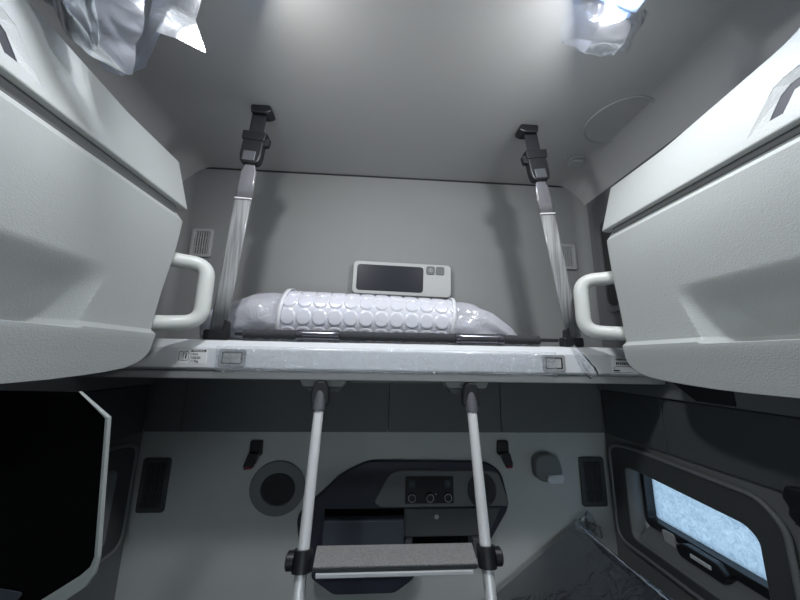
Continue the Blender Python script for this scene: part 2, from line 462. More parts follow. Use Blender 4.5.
Y_FRONT = -0.12
def locker(s, label, group):
    xf = XC + s*(0.722 if s < 0 else 0.734)
    wall = XL+0.006 if s < 0 else XR-0.006
    dz = 0.005 if s < 0 else -0.006
    root = thing('overhead_locker', label, 'storage locker', (xf + s*0.1, 0.42, 1.50), group)
    X = lambda u: xf + s*u
    # carcass
    bm = BM()
    ya = 0.925
    prof = [(X(0.13), 1.535), (wall, 1.515), (wall, 2.150), (X(0.13), 2.150)]
    prism(bm, prof, 'y', Y_FRONT, ya)
    obj('carcass', bm, M['lockbody'], root, bevel=0.006)
    # rubber seal in the gap between the two doors
    bm = BM(); box(bm, *sorted((X(0.018), X(0.14))), Y_FRONT, 0.952, 2.000, 2.036)
    obj('seal', bm, M['seal'], root, bevel=0.003)
    # lower door: grained slab with a scooped hand recess and a chamfered top lip
    zs = [1.491, 1.493, 1.497, 1.502, 1.510, 1.523, 1.534, 1.546, 1.56, 1.575, 1.59, 1.600, 1.606, 1.610, 1.6125, 1.615, 1.618]
    zs += list(np.linspace(1.622, 1.80, 60)) + list(np.linspace(1.81, 1.975, 16)) + [1.979, 1.983, 1.987, 1.991, 1.995, 1.999, 2.003, 2.007]
    def ymax(z):
        K = [(1.491, 0.64), (1.493, 0.71), (1.497, 0.77), (1.506, 0.872), (1.517, 0.912), (1.53, 0.936), (1.545, 0.950), (1.562, 0.956), (1.59, 0.958), (1.65, 0.964), (2.1, 0.982)]
        return float(np.interp(z, [k[0] for k in K], [k[1] for k in K]))
    tcol = np.concatenate([np.linspace(0, 0.25, 8)[:-1], np.linspace(0.25, 0.93, 150)[:-1], np.linspace(0.93, 0.984, 8)[:-1], np.linspace(0.984, 1, 9)])
    P = []
    for z in zs:
        row = []; ym = ymax(z) - (0.022*sm((2.0 - z)/0.38) if s < 0 else 0.004)
        zo = z - 0.009*sm((z-1.54)/0.05)*sm((1.76-z)/0.12)
        for t in tcol:
            y = Y_FRONT + (ym - Y_FRONT)*t
            if z <= 1.604: u = 0.012*((1.604 - z)/0.11)           # lower skirt falls back
            elif z <= 1.615: u = 0.0
            else: u = 0.016*min(1, (z-1.615)/0.012)
            u *= 1 - 0.8*sm((z-1.63)/0.30)
            if z > 1.979: u += ((z-1.979)/0.028)*0.022                   # chamfered lip
            if z > 1.612:
                ye = np.interp(z, [1.615, 1.735, 1.80], [0.708, 0.755, 0.778])
                e = ye - y
                a = min(1, max(0, e/0.085)); a = a*(1.35-0.35*a*a*a) if a < 1 else 1.0
                b = sm((1.765 - z)/0.15)
                if z < 1.615: b *= (z-1.612)/0.003
                u += 0.098*a*b
            d = ym - y; r = 0.012
            if d < r: u += r*(1-math.sqrt(max(0, 1-((r-d)/r)**2)))
            row.append(Vector((X(u), y, zo + dz*0.5)))
        P.append(row)
    bm = closed_slab(P, lambda c: (X(0.125), c.y, c.z + (0.03 if c.z < 1.53 else 0)))
    obj('lower_door', bm, M['locker'], root, smooth=True, sharp=28)
    # upper door: flat slab, top edge flares up towards the front, slot-shaped grip pocket
    def ztop(y): return 2.203 + dz + min(0.10, 0.115*max(0, 0.76-y) + 2.5*max(0, 0.50-y)**2 + 5*max(0, .47-y)**2)
    z0 = 2.023 + dz
    ycols = np.concatenate([np.linspace(Y_FRONT, 0.56, 60)[:-1], np.linspace(0.56, 0.95, 14)[:-1], np.linspace(0.95, 0.985, 12)])
    vs = [0, .006, .014, .025, .04] + list(np.linspace(0.08, 0.92, 12)) + [.96, .975, .986, .994, 1]
    surf = lambda y, z: 0.055*(z - z0)/(ztop(y) - z0)
    P = []
    for v in vs:
        row = []
        for y in ycols:
            z = z0 + (ztop(y) - z0)*v
            u = 0.0
            d = 0.985 - y; r = 0.010
            if d < r: u += r*(1-math.sqrt(max(0, 1-((r-d)/r)**2)))
            dz2 = min((ztop(y)-z), z - z0); r = 0.006
            if dz2 < r: u += r*(1-math.sqrt(max(0, 1-((r-dz2)/r)**2)))
            row.append(Vector((X(u + 0.055*v), y, z)))
        P.append(row)
    bm = closed_slab(P, lambda c: (X(0.14), c.y, c.z))
    ud = obj('upper_door', bm, M['locker'], root, smooth=True)
    # slot-shaped grip pocket cut into the door
    A_, B_, C_, D_ = (0.537, 2.049), (0.494, 2.139), (0.476, 2.148), (0.20, 2.180)
    E_, F_, G_, H_ = (0.20, 2.110), (0.458, 2.098), (0.476, 2.058), (0.503, 2.060)
    a_, b_, c_, d_ = (0.507, 2.063), (0.487, 2.113), (0.471, 2.127), (0.20, 2.157)
    V3 = lambda p, dep: (X(surf(p[0], p[1] + dz) + dep), p[0], p[1] + dz)
    def tilted(poly, d0, d1):
        bm = BM()
        f0 = [bm.verts.new(V3(p, d0)) for p in poly]; f1 = [bm.verts.new(V3(p, d1)) for p in poly]
        n = len(poly); bm.faces.new(f0); bm.faces.new(f1[::-1])
        for k in range(n): bm.faces.new((f0[k], f1[k], f1[(k+1) % n], f0[(k+1) % n]))
        return bm
    cut = obj('grip_pocket', tilted([A_, B_, C_, D_, E_, F_, G_, H_], -0.03, 0.013), M['locker'])
    md = ud.modifiers.new('cut', 'BOOLEAN'); md.operation = 'DIFFERENCE'; md.object = cut; md.solver = 'EXACT'
    bpy.context.view_layer.update()
    me = bpy.data.meshes.new_from_object(ud.evaluated_get(bpy.context.evaluated_depsgraph_get()))
    ud.modifiers.clear(); ud.data = me
    bpy.data.objects.remove(cut)
    me.set_sharp_from_angle(angle=math.radians(30))
    bm = BM()
    lo = [bm.verts.new(V3(p, 0.0004)) for p in (A_, B_, C_, D_)]; li = [bm.verts.new(V3(p, 0.0095)) for p in (a_, b_, c_, d_)]
    for k in range(3): bm.faces.new((lo[k], lo[k+1], li[k+1], li[k]))
    h_ = bm.verts.new(V3(H_, 0.002)); g_ = bm.verts.new(V3((0.490, 2.060), 0.004)); bm.faces.new((lo[0], li[0], h_)); bm.faces.new((li[0], g_, h_))
    obj('grip_bevel', bm, M['locker'], ud, recalc=False)
    obj('grip_slot', tilted([a_, b_, c_, d_, E_, F_, (0.4765, 2.0585), (0.492, 2.0605)], 0.0105, 0.0125), M['slotshade'], ud, label='slot behind the grip, its shade painted dark')  # shallow dark floor stands in for the shade of a deeper gap
    # grab handle at the rear end
    bm = BM()
    hx0 = xf + s*0.062; hx1 = xf - s*0.047
    path = fillet_path([(hx0, 0.92, 1.858+dz), (hx0 - s*0.012, 1.01, 1.858+dz), (hx1, 1.058, 1.856+dz), (hx1, 1.060, 1.660), (hx0 - s*0.012, 1.00, 1.646), (hx0, 0.90, 1.646)], 0.05, 8)
    tube(bm, path, 0.025, 16)
    obj('grab_handle', bm, M['handle'], root, smooth=True)
    return root
locker(-1, 'pale grey overhead locker on the left side, under the milky plastic bag', 'overhead lockers along the cab sides')
locker(1, 'pale grey overhead locker on the right side, above the lit side window', 'overhead lockers along the cab sides')

# ------------------------------------------------------------------ upper bunk
YR = 1.085   # front face of the bunk rail
bunk = thing('upper_bunk', 'white-fronted upper bunk folded out across the cab between the lockers', 'bunk', (XC, 1.29, 1.46))
bm = BM()
prism(bm, [(YR+0.006, 1.500), (YR, 1.508), (YR, 1.575), (YR+0.020, 1.600), (YR+0.030, 1.604), (YR+0.05, 1.604), (YR+0.05, 1.500)], 'x', XL+0.035, XR-0.035)
rail = obj('front_rail', bm, M['rail'], bunk, bevel=0.003)
bm = BM(); prism(bm, [(YR+0.012, 1.470), (YR+0.008, 1.499), (YR+0.05, 1.499), (YR+0.05, 1.470)], 'x', XL+0.04, XR-0.04)
obj('lower_lip', bm, M['bracket'], bunk, bevel=0.003)
bm = BM(); box(bm, XL+0.04, XR-0.04, YR+0.05, YB-0.018, 1.478, 1.600)
obj('bunk_base', bm, M['bunkgrey'], bunk, bevel=0.006)
# latch plates set in the rail
for (x0, x1) in ((-0.553, -0.462), (0.592, 0.678)):
    bm = BM(); ring(bm, rrect(x0, x1, 1.512, 1.572, 0.008), rrect(x0+0.012, x1-0.012, 1.522, 1.562, 0.004), 'y', YR-0.003, YR+0.01)
    lp = obj('latch_plate', bm, M['latch'], bunk, bevel=0.001)
    bm = BM(); box(bm, x0+0.015, x1-0.015, YR-0.0015, YR+0.01, 1.525, 1.559); obj('latch_button', bm, M['ventf'], lp, bevel=0.002)
    bm = BM(); ring(bm, rrect(x0+0.0115, x1-0.0115, 1.5215, 1.5625, 0.004), rrect(x0+0.0145, x1-0.0145, 1.5245, 1.5595, 0.004), 'y', YR-0.0032, YR+0.002); obj('latch_gap', bm, M['ink'], lp)
# warning sticker (left)
bm = BM(); box(bm, -0.689, -0.593, YR-0.0008, YR, 1.520, 1.570)
stk = obj('sticker', bm, M['paper'], bunk, label='white load warning sticker with open book symbol')
bm = BM()
yk = YR-0.0012
def bar(bm, x0, z0, x1, z1, w=0.0014):
    d = Vector((x1-x0, z1-z0)).normalized(); n = Vector((-d.y, d.x))*w/2
    prism(bm, [(x0+n.x, z0+n.y), (x1+n.x, z1+n.y), (x1-n.x, z1-n.y), (x0-n.x, z0-n.y)], 'y', yk, YR-0.0006)
bx = -0.684
for (a, b, c, d) in ((0, .532, 0, .558), (0, .558, .006, .562), (.006, .562, .015, .558), (.015, .558, .024, .562), (.024, .562, .032, .558), (.032, .558, .032, .532),
                     (0, .532, .015, .530), (.015, .530, .032, .532), (.015, .558, .015, .530)):
    bar(bm, bx+a, 1+b, bx+c, 1+d)
prism(bm, [(bx+.0215, 1.536), (bx+.0255, 1.536), (bx+.0255, 1.550), (bx+.0215, 1.550)], 'y', yk, YR-0.0006)
prism(bm, circle(bx+.0235, 1.5535, .002, 10), 'y', yk, YR-0.0006)
bar(bm, -0.6465, 1.522, -0.6465, 1.569, 0.0007)
prism(bm, [(-0.6445, 1.5595), (-0.596, 1.5595), (-0.596, 1.5675), (-0.6445, 1.5675)], 'y', yk, YR-0.0006)
obj('book_symbol', bm, M['ink'], stk)
text_mesh('warning_text', 'WARNING', 0.0085, (-0.641, YR-0.0016, 1.5605), M['paper'], stk)
for i, s_ in enumerate(('MAX', '250LBS', '115kg')):
    text_mesh('load_text', s_, 0.0105, (-0.6435, YR-0.0014, 1.5485 - i*0.0115), M['ink'], stk)
# data sticker (right), partly behind the locker
bm = BM(); box(bm, 0.858, 0.955, YR-0.0008, YR, 1.508, 1.570)
stk = obj('sticker', bm, M['paper'], bunk, label='white data sticker with dark print beside the right locker')
bm = BM()
rs = random.Random(3)
for (z0, z1, xa, xb) in ((1.556, 1.563, .874, .95), (1.540, 1.550, .874, .95)):
    x = xa
    while x < xb:
        w = rs.choice((.0015, .003, .004)); prism(bm, [(x, z0), (x+w, z0), (x+w, z1), (x, z1)], 'y', yk, YR-0.0006); x += w + rs.choice((.001, .002))
for (z, xa, xb, w) in ((1.534, .87, .945, .0016), (1.5285, .861, .868, .002), (1.519, .861, .885, .005), (1.512, .861, .94, .0012)):
    bar(bm, xa, z, xb, z, w)
obj('sticker_print', bm, M['ink'], stk)
# guard bar with foam sleeves and dark metal joint sleeves
bm = BM(); tube(bm, [(-0.520, YR+0.028, 1.627), (0.674, YR+0.028, 1.627)], 0.007, 10)
gb = obj('guard_bar', bm, M['black'], bunk, smooth=True, sharp=40)
for (a, b) in ((-0.49, -0.305), (-0.148, 0.275), (0.462, 0.60)):
    bm = BM(); n = max(6, int((b-a)/0.012))
    tube(bm, [(a+(b-a)*i/n, YR+0.028, 1.627) for i in range(n+1)], [0.0170*(0.92 + 0.16*rs.random()) for _ in range(n+1)], 12)
    obj('foam_sleeve', bm, M['foam'], gb, smooth=True, sharp=50)
for (a, b) in ((-0.303, -0.150), (0.277, 0.460)):
    bm = BM()
    pr = [(a, .008), (a, .0190), (a+.006, .0212), (a+.022, .0212), (a+.023, .0190), (b-.023, .0190), (b-.022, .0212), (b-.006, .0212), (b, .0190), (b, .008)]
    tube(bm, [(x + 1e-5*i, YR+0.028, 1.627) for i, (x, r) in enumerate(pr)], [r for x, r in pr], 16)
    obj('joint_sleeve', bm, M['sleeve'], gb, smooth=True, sharp=40)
# ladder brackets under the bunk
for xb in (-0.203, 0.322):
    bm = BM()
    lo = [(xb-0.072, 1.445), (xb+0.072, 1.445), (xb+0.088, 1.4775), (xb-0.088, 1.4775)]
    prism(bm, lo, 'y', 1.128, 1.20)
    b_ = obj('ladder_bracket', bm, M['bracket'], bunk, bevel=0.006)
    bm = BM(); prism(bm, [(xb-0.055, 1.425), (xb+0.055, 1.425), (xb+0.066, 1.4445), (xb-0.066, 1.4445)], 'y', 1.145, 1.20)
    obj('bracket_foot', bm, M['bunkgrey'], b_, bevel=0.006)
# rounded ends of the under-bunk panel
bm = BM(); box(bm, -0.105, 0.225, 1.136, 1.18, 1.460, 1.4775); obj('centre_strip', bm, M['bunkgrey'], bunk, bevel=0.002)

# ------------------------------------------------------------------ retaining straps
def strap(xb, xt, yt, s, label):
    """s = direction towards the cab centre"""
    zb, zt = 1.622, ZC
    root = thing('retaining_strap', label, 'strap', (xb, YR+0.03, 1.604), 'bunk retaining straps')
    P = lambda t: Vector((xb + (xt-xb)*t, YR+0.03 + (yt-YR-0.03)*t, zb + (zt-zb)*t))
    ang = math.atan2(xt-xb, zt-zb)
    def ribbon(ts, ws, th, name, m, smooth=True, fold=0):
        bm = BM(); rows = []
        for t, w in zip(ts, ws):
            c = P(t)
            row = []
            for k in range(9):
                q = (k/8-0.5)
                row.append(c + Vector((q*w, fold*abs(q)*w - th/2, -q*w*math.tan(ang)*0.6)))
            rows.append(row)
        bm, V = grid_mesh(rows)
        o = obj(name, bm, m, root, smooth=smooth)
        sd = o.modifiers.new('solid', 'SOLIDIFY'); sd.thickness = th; sd.offset = 0
        return o
    # webbing in its plastic sleeve
    ribbon([0.02, 0.2, 0.4, 0.575], [0.058, 0.059, 0.060, 0.061], 0.003, 'webbing', M['web'])
    ribbon([0.57, 0.64, 0.695, 0.712, 0.726, 0.745], [0.062, 0.061, 0.058, 0.044, 0.038, 0.050], 0.006, 'sleeve_end', M['sleeveend'], fold=0.1)
    ribbon([0.567, 0.573], [0.063, 0.063], 0.007, 'sleeve_seam', M['tape'])
    ribbon([0.73, 0.80, 0.86, 0.965, 0.99], [0.050, 0.052, 0.056, 0.056, 0.056], 0.004, 'upper_webbing', M['blackweb'])
    # buckle: body, collar and side tongue
    c = P(0.785); R = Matrix.Rotation(ang, 4, 'Y')
    bm = BM(); prism(bm, round_poly([(-0.034, -0.054), (0.034, -0.054), (0.041, -0.022), (0.040, 0.055), (-0.040, 0.055), (-0.041, -0.022)], 0.014), 'y', -0.016, 0.016)
    bm.transform(Matrix.Translation(c) @ R)
    bk = obj('buckle', bm, M['black'], root, bevel=0.005, seg=3)
    bm = BM(); box(bm, -0.026, 0.022, -0.020, -0.014, -0.048, -0.006); bm.transform(Matrix.Translation(c) @ R)
    obj('buckle_release', bm, M['slate'], bk, bevel=0.004, label='shiny release button')
    bm = BM(); prism(bm, round_poly([(-0.044, -0.005), (0.044, -0.005), (0.048 , 0.034), (-0.046, 0.034)], 0.006), 'y', -0.018, 0.016)
    c2 = P(0.838); bm.transform(Matrix.Translation(c2) @ R)
    obj('buckle_collar', bm, M['black'], bk, bevel=0.004)
    bm = BM(); prism(bm, round_poly([(0.036*s, -0.024), (0.058*s, -0.018), (0.060*s, 0.014), (0.036*s, 0.014)], 0.004), 'y', -0.010, 0.010); bm.transform(Matrix.Translation(c2) @ R)
    obj('tongue', bm, M['black'], bk, bevel=0.003)
    # ceiling anchor
    bm = BM()
    prism(bm, round_poly([(xt - s*0.034, ZC), (xt - s*0.031, ZC-0.034), (xt + s*0.030, ZC-0.038), (xt + s*0.052, ZC-0.026), (xt + s*0.042, ZC)], 0.008), 'y', yt-0.020, yt+0.030)
    obj('ceiling_anchor', bm, M['black'], root, bevel=0.005)
    # floor fitting on the bunk rail
    bm = BM(); box(bm, xb-0.046, xb+0.034, YR+0.022, YR+0.06, 1.6045, 1.640)
    obj('rail_fitting', bm, M['black'], root, bevel=0.006)
    bm = BM(); prism(bm, round_poly([(xb + s*0.014, 1.6045), (xb + s*0.042, 1.6045), (xb + s*0.036, 1.668), (xb + s*0.022, 1.680)], 0.006), 'y', YR+0.023, YR+0.044)
    obj('fitting_tab', bm, M['black'], root, bevel=0.004)
    return root
strap(-0.584, -0.508, 1.075, 1, 'grey plastic-sleeved strap with black buckle on the left of the rolled mattress')
strap(0.742, 0.606, 1.085, -1, 'grey plastic-sleeved strap with black buckle on the right of the rolled mattress')

# ------------------------------------------------------------------ rolled mattress in bubble wrap
roll = thing('rolled_mattress', 'rolled mattress in pale bubble wrap lying on the upper bunk', 'mattress', (0.0, 1.30, 1.604))
def roll_part(xs, prof, name, m, bubbles, label=None, wob=0.0, nk=64):
    rows = []
    for x in xs:
        hz = np.interp(x, [p[0] for p in prof], [p[1] for p in prof])
        hy = np.interp(x, [p[0] for p in prof], [p[2] for p in prof])
        row = []
        for k in range(nk):
            t = 2*PI*k/nk
            ex = 0.75 if bubbles else 0.8
            cy, cz = math.cos(t), math.sin(t)
            h = 0.0
            if bubbles:
                arc = (t - PI)*0.108 - 0.010; p = 0.061
                dx = x/p - round(x/p); da = arc/p - round(arc/p)
                best = math.hypot(dx, da)*p
                h = 0.0042*sm((0.0290 - best)/0.0035)
            if wob:
                h += wob*noise.noise(Vector((x*9, cy*2, cz*2)))
            yy = 1.30 + (hy + h)*cy
            zz = 1.6045 + hz + (hz + h)*math.copysign(abs(cz)**0.9, cz)
            if cz < 0: zz = max(zz, 1.6045 + 0.0)
            row.append(Vector((x, yy, zz)))
        row.append(row[0]); rows.append(row)
    bm = BM(); V = [[bm.verts.new(p) for p in r[:-1]] for r in rows]
    for a, b in zip(V, V[1:]):
        for k in range(nk): bm.faces.new((a[k], a[(k+1) % nk], b[(k+1) % nk], b[k]))
    bm.faces.new(V[0]); bm.faces.new(V[-1][::-1])
    return obj(name, bm, m, roll, smooth=True, sharp=60, label=label)
roll_part(np.linspace(-0.398, 0.295, 260), [(-0.43, 0.110, 0.115), (0.0, 0.106, 0.112), (0.41, 0.098, 0.106)], 'bubble_wrap', M['wrap'], True, nk=230)
roll_part(np.linspace(-0.715, -0.397, 50), [(-0.715, 0.052, 0.07), (-0.68, 0.066, 0.10), (-0.53, 0.104, 0.11), (-0.42, 0.108, 0.112)], 'wrap_end', M['wrapfilm'], False, wob=0.012)
roll_part(np.linspace(0.294, 0.60, 50), [(0.29, 0.099, 0.108), (0.40, 0.093, 0.102), (0.47, 0.080, 0.095), (0.55, 0.048, 0.085), (0.60, 0.015, 0.07)], 'wrap_end', M['wrapfilm'], False, wob=0.014)
for x0, tw in ((-0.406, 0.017), (0.286, 0.015)):
    h = np.interp(x0, [-0.43, 0.41], [0.112, 0.100])
    bm = BM(); V = []
    for x in (x0, x0+tw):
        V.append([bm.verts.new((x + 0.012*math.sin(2*PI*k/48), 1.30 + (h+0.012)*math.cos(2*PI*k/48), max(1.605, 1.6045 + h + (h+0.009)*math.sin(2*PI*k/48)))) for k in range(48)])
    for k in range(48): bm.faces.new((V[0][k], V[0][(k+1) % 48], V[1][(k+1) % 48], V[1][k]))
    t = obj('tape_band', bm, M['tape'], roll, smooth=True)
    sd = t.modifiers.new('solid', 'SOLIDIFY'); sd.thickness = 0.002

# ------------------------------------------------------------------ control panel on the upper rear wall
cp = thing('wall_control_panel', 'pale grey control panel with dark blank screen on the upper rear wall', 'control panel', (0.10, YB, 1.945))
R = Matrix.Translation((0.10, 0, 1.945)) @ Matrix.Rotation(math.radians(1.2), 4, 'Y')
def cpart(name, poly, y0, y1, m, parent, bevel=0.003, inner=None, label=None):
    bm = BM()
    if inner: ring(bm, poly, inner, 'y', y0, y1)
    else: prism(bm, poly, 'y', y0, y1)
    bm.transform(R)
    return obj(name, bm, m, parent, bevel=bevel, label=label)
cpart('back_plate', rrect(-0.254, 0.258, -0.090, 0.086, 0.025), YB-0.010, YB, M['greydark'], cp, 0.002)
hs = cpart('housing', rrect(-0.250, 0.250, -0.086, 0.084, 0.022), YB-0.034, YB-0.010, M['panelgrey'], cp, 0.004)
cpart('screen', rrect(-0.230, 0.106, -0.068, 0.066, 0.016), YB-0.036, YB-0.030, M['screen'], cp, 0.001)
for xo in (0.121, 0.170):
    b_ = cpart('button', rrect(xo, xo+0.043, 0.030, 0.073, 0.009), YB-0.039, YB-0.030, M['greydark'], cp, 0.002)
    if xo < 0.15:
        bm = BM()
        ring(bm, circle(xo+0.0215, 0.0515, 0.010, 16), circle(xo+0.0215, 0.0515, 0.0075, 16), 'y', YB-0.0396, YB-0.0385)
        prism(bm, rrect(xo+0.0195, xo+0.0235, 0.046, 0.057, 0.001, 2), 'y', YB-0.0396, YB-0.0385)
        bm.transform(R); obj('button_symbol', bm, M['ventf'], b_)

# ------------------------------------------------------------------ air vents
def vent(x0, x1, z0, z1, mf, ms, lab, label, border=0.016, depth=0.012):
    root = thing('air_vent', label, 'air vent', ((x0+x1)/2, YB, (z0+z1)/2), 'air vents in the rear wall')
    bm = BM(); ring(bm, rrect(x0, x1, z0, z1, 0.012), rrect(x0+border, x1-border, z0+border, z1-border, 0.006), 'y', YB-depth, YB)
    obj('vent_frame', bm, mf, root, bevel=0.003)
    bm = BM(); box(bm, x0+border-.002, x1-border+.002, YB-0.002, YB, z0+border-.002, z1-border+.002); obj('vent_back', bm, M['line'], root)
    bm = BM(); n = 6
    for i in range(n):
        x = x0+border + (x1-x0-2*border)*(i+0.5)/n
        box(bm, x-0.0022, x+0.0022, YB-depth+0.002, YB-0.002, z0+border, z1-border)
    zz = [z0 + (z1-z0)*f for f in (0.35, 0.65)]
    for i, z in enumerate(zz*2):
        a = x0+border + (x1-x0-2*border)*(i*0.25); box(bm, a, a+(x1-x0-2*border)*0.25, YB-depth+0.003, YB-0.002, z-0.002+0.006*(i % 2), z+0.002+0.006*(i % 2))
    obj('vent_grille', bm, ms, root)
vent(-0.968, -0.866, 2.030, 2.180, M['ventf'], M['ventf'], 0, 'small grey louvred vent on the upper rear wall beside the left grab handle')
vent(0.950, 1.045, 2.035, 2.178, M['ventf'], M['ventf'], 0, 'small grey louvred vent on the upper rear wall behind the right strap')
vent(-1.020, -0.905, 0.886, 1.102, M['frame'], M['frame'], 0, 'tall dark vent low on the rear wall, left of the round speaker', 0.020)
vent(0.960, 1.080, 0.888, 1.102, M['frame'], M['frame'], 0, 'tall dark vent low on the rear wall, beside the lit side window', 0.020)

# ------------------------------------------------------------------ round speaker left
sp = thing('wall_speaker', 'round dark speaker in a grey ring low on the rear wall left of the ladder', 'speaker', (-0.437, YB, 0.978))
bm = BM(); ring(bm, circle(-0.437, 0.978, 0.120, 48, 0.112), circle(-0.434, 0.974, 0.074, 48, 0.066), 'y', YB-0.014, YB)
obj('speaker_ring', bm, M['greydark'], sp, bevel=0.004)
def grille(name, cx, cz, r, rz, y0, y1, m, parent, pitch=0.0085):
    bm = BM(); n = int(r/pitch)
    for i in range(-n, n+1):
        x = i*pitch; h = rz*math.sqrt(max(0, 1-(x/r)**2))
        if h > 0.003: box(bm, cx+x-0.0014, cx+x+0.0014, y0, y1, cz-h, cz+h)
    n = int(rz/pitch)
    for i in range(-n, n+1):
        z = i*pitch; h = r*math.sqrt(max(0, 1-(z/rz)**2))
        if h > 0.003: box(bm, cx-h, cx+h, y0, y1, cz+z-0.0014, cz+z+0.0014)
    return obj(name, bm, m, parent)
bm = BM(); prism(bm, circle(-0.434, 0.974, 0.0745, 40, 0.0665), 'y', YB-0.003, YB); obj('speaker_cone', bm, M['black'], sp)
grille('speaker_grille', -0.434, 0.974, 0.073, 0.066, YB-0.010, YB-0.006, M['frame'], sp)

# ------------------------------------------------------------------ coat hooks
def hook(x, s, label):
    root = thing('coat_hook', label, 'hook', (x, YB, 1.13), 'coat hooks on the rear wall')
    bm = BM(); prism(bm, rrect(x-0.027, x+0.027, 1.112, 1.176, 0.008), 'y', YB-0.018, YB)
    obj('hook_plate', bm, M['black'], root, bevel=0.004)
    bm = BM()
    A = [(x-0.022, 1.128), (x+0.022, 1.128), (x+0.021+s*0.014, 1.078), (x-0.019+s*0.020, 1.072)]
    prism(bm, round_poly(A, 0.006), 'y', YB-0.040, YB-0.014)
    obj('hook_arm', bm, M['black'], root, bevel=0.005)
    bm = BM(); prism(bm, round_poly([(x-0.017+s*0.018, 1.0715), (x+0.019+s*0.014, 1.0775), (x+0.015+s*0.014, 1.066), (x-0.015+s*0.018, 1.063)], 0.003), 'y', YB-0.042, YB-0.020)
    obj('hook_tip', bm, M['red'], root, bevel=0.002, label='dark red hook tip')
hook(-0.545, -1, 'black folding coat hook with red tip above the round speaker')
hook(0.590, 1, 'black folding coat hook with red tip right of the console')

# ------------------------------------------------------------------ reading lamp on the lower wall
rl = thing('reading_lamp', 'small grey reading lamp with white lens low on the rear wall right of the hook', 'lamp', (0.787, YB, 1.07))
bm = BM(); prism(bm, round_poly([(0.728, 1.025), (0.760, 1.005), (0.835, 1.008), (0.856, 1.045), (0.842, 1.105), (0.805, 1.126), (0.745, 1.122), (0.726, 1.095)], 0.018), 'y', YB-0.05, YB+0.002)
obj('lamp_body', bm, M['bunkgrey'], rl, bevel=0.010, seg=3)
bm = BM(); prism(bm, round_poly([(0.768, 1.020), (0.785, 1.006), (0.842, 1.006), (0.850, 1.032), (0.838, 1.044), (0.784, 1.042)], 0.005), 'y', YB-0.064, YB-0.045)
obj('lamp_lens', bm, M['white'], rl, bevel=0.003, label='white lens')

# ------------------------------------------------------------------ console on the lower rear wall
co = thing('wall_console', 'dark navy console with grey control plate on the lower rear wall behind the ladder', 'console', (0.13, YB, 0.58))
hull = round_poly([(-0.345, 0.875), (-0.150, 1.045), (-0.040, 1.093), (0.500, 1.088), (0.575, 1.045), (0.608, 0.900), (0.470, 0.700), (0.20, 0.690), (0.175, 0.640), (0.085, 0.585), (-0.165, 0.585), (-0.275, 0.66), (-0.325, 0.76)], 0.04, 5)
bm = BM(); prism(bm, hull, 'y', YB-0.022, YB)
obj('console_housing', bm, M['navy'], co, bevel=0.010, seg=3)
plate = round_poly([(-0.012, 0.925), (0.052, 1.040), (0.10, 1.055), (0.50, 1.052), (0.555, 1.045), (0.603, 0.905), (0.020, 0.905)], 0.022, 5)
bm = BM(); prism(bm, plate, 'y', YB-0.034, YB-0.020)
obj('control_plate', bm, M['greydark'], co, bevel=0.006)
bm = BM(); box(bm, 0.128, 0.345, YB-0.040, YB-0.030, 0.921, 1.030)
cu = obj('control_unit', bm, M['black'], co, bevel=0.004)
for x in (0.156, 0.236, 0.316):
    bm = BM(); tube(bm, [(x, YB-0.040, 0.951), (x, YB-0.058, 0.951)], [0.017, 0.015], 20)
    kn = obj('knob', bm, M['black'], cu, smooth=True, sharp=40)
    bm = BM(); ring(bm, circle(x, 0.951, 0.0165, 24), circle(x, 0.951, 0.0140, 24), 'y', YB-0.0592, YB-0.056)
    obj('knob_ring', bm, M['ventf'], kn, label='grey ring around knob')
bm = BM(); box(bm, 0.262, 0.267, YB-0.0415, YB-0.039, 0.958, 0.962); obj('indicator', bm, M['white'], cu, label='tiny white indicator')
bm = BM(); box(bm, 0.185, 0.288, YB-0.042, YB-0.038, 0.990, 1.018); obj('display', bm, M['screen'], cu, bevel=0.002)
for x in (0.157, 0.316):
    bm = BM(); box(bm, x-0.015, x+0.015, YB-0.043, YB-0.038, 0.985, 1.018)
    bt = obj('control_button', bm, M['navybin'], cu, bevel=0.003)
    bm = BM(); ring(bm, circle(x, 1.003, .008, 12), circle(x, 1.003, .006, 12), 'y', YB-0.0436, YB-0.0425); obj('button_mark', bm, M['greydark'], bt)
bm = BM(); prism(bm, circle(0.475, 0.972, 0.066, 40, 0.072), 'y', YB-0.036, YB-0.030)
so = obj('speaker_cover', bm, M['black'], co)
grille('speaker_mesh', 0.475, 0.972, 0.064, 0.070, YB-0.040, YB-0.0365, M['slate'], so)
# recess under the plate, storage bin left, tray right, screw
bm = BM(); box(bm, -0.222, 0.124, YB-0.060, YB-0.020, 0.655, 0.868); bn = obj('storage_bin', bm, M['navybin'], co, bevel=0.006)
bm = BM(); ring(bm, circle(-0.16, 0.765, 0.022, 24), circle(-0.16, 0.765, 0.0205, 24), 'y', YB-0.0608, YB-0.059); obj('bin_emblem', bm, M['navy'], bn)
bm = BM(); box(bm, -0.222, 0.124, YB-0.0235, YB-0.019, 0.870, 0.898); obj('bin_slot', bm, M['gloss'], co)
bm = BM(); prism(bm, round_poly([(0.125, 0.790), (0.125, 0.898), (0.560, 0.898), (0.500, 0.790)], 0.008), 'y', YB-0.030, YB-0.020); obj('drop_panel', bm, M['slate'], co, bevel=0.003)
bm = BM(); tube(bm, [(0.268, YB-0.030, 0.867), (0.268, YB-0.034, 0.867)], 0.010, 16); obj('screw', bm, M['ventf'], co, label='grey screw head')
bm = BM(); box(bm, 0.165, 0.410, YB-0.0235, YB-0.019, 0.700, 0.784); obj('tray_opening', bm, M['gloss'], co)
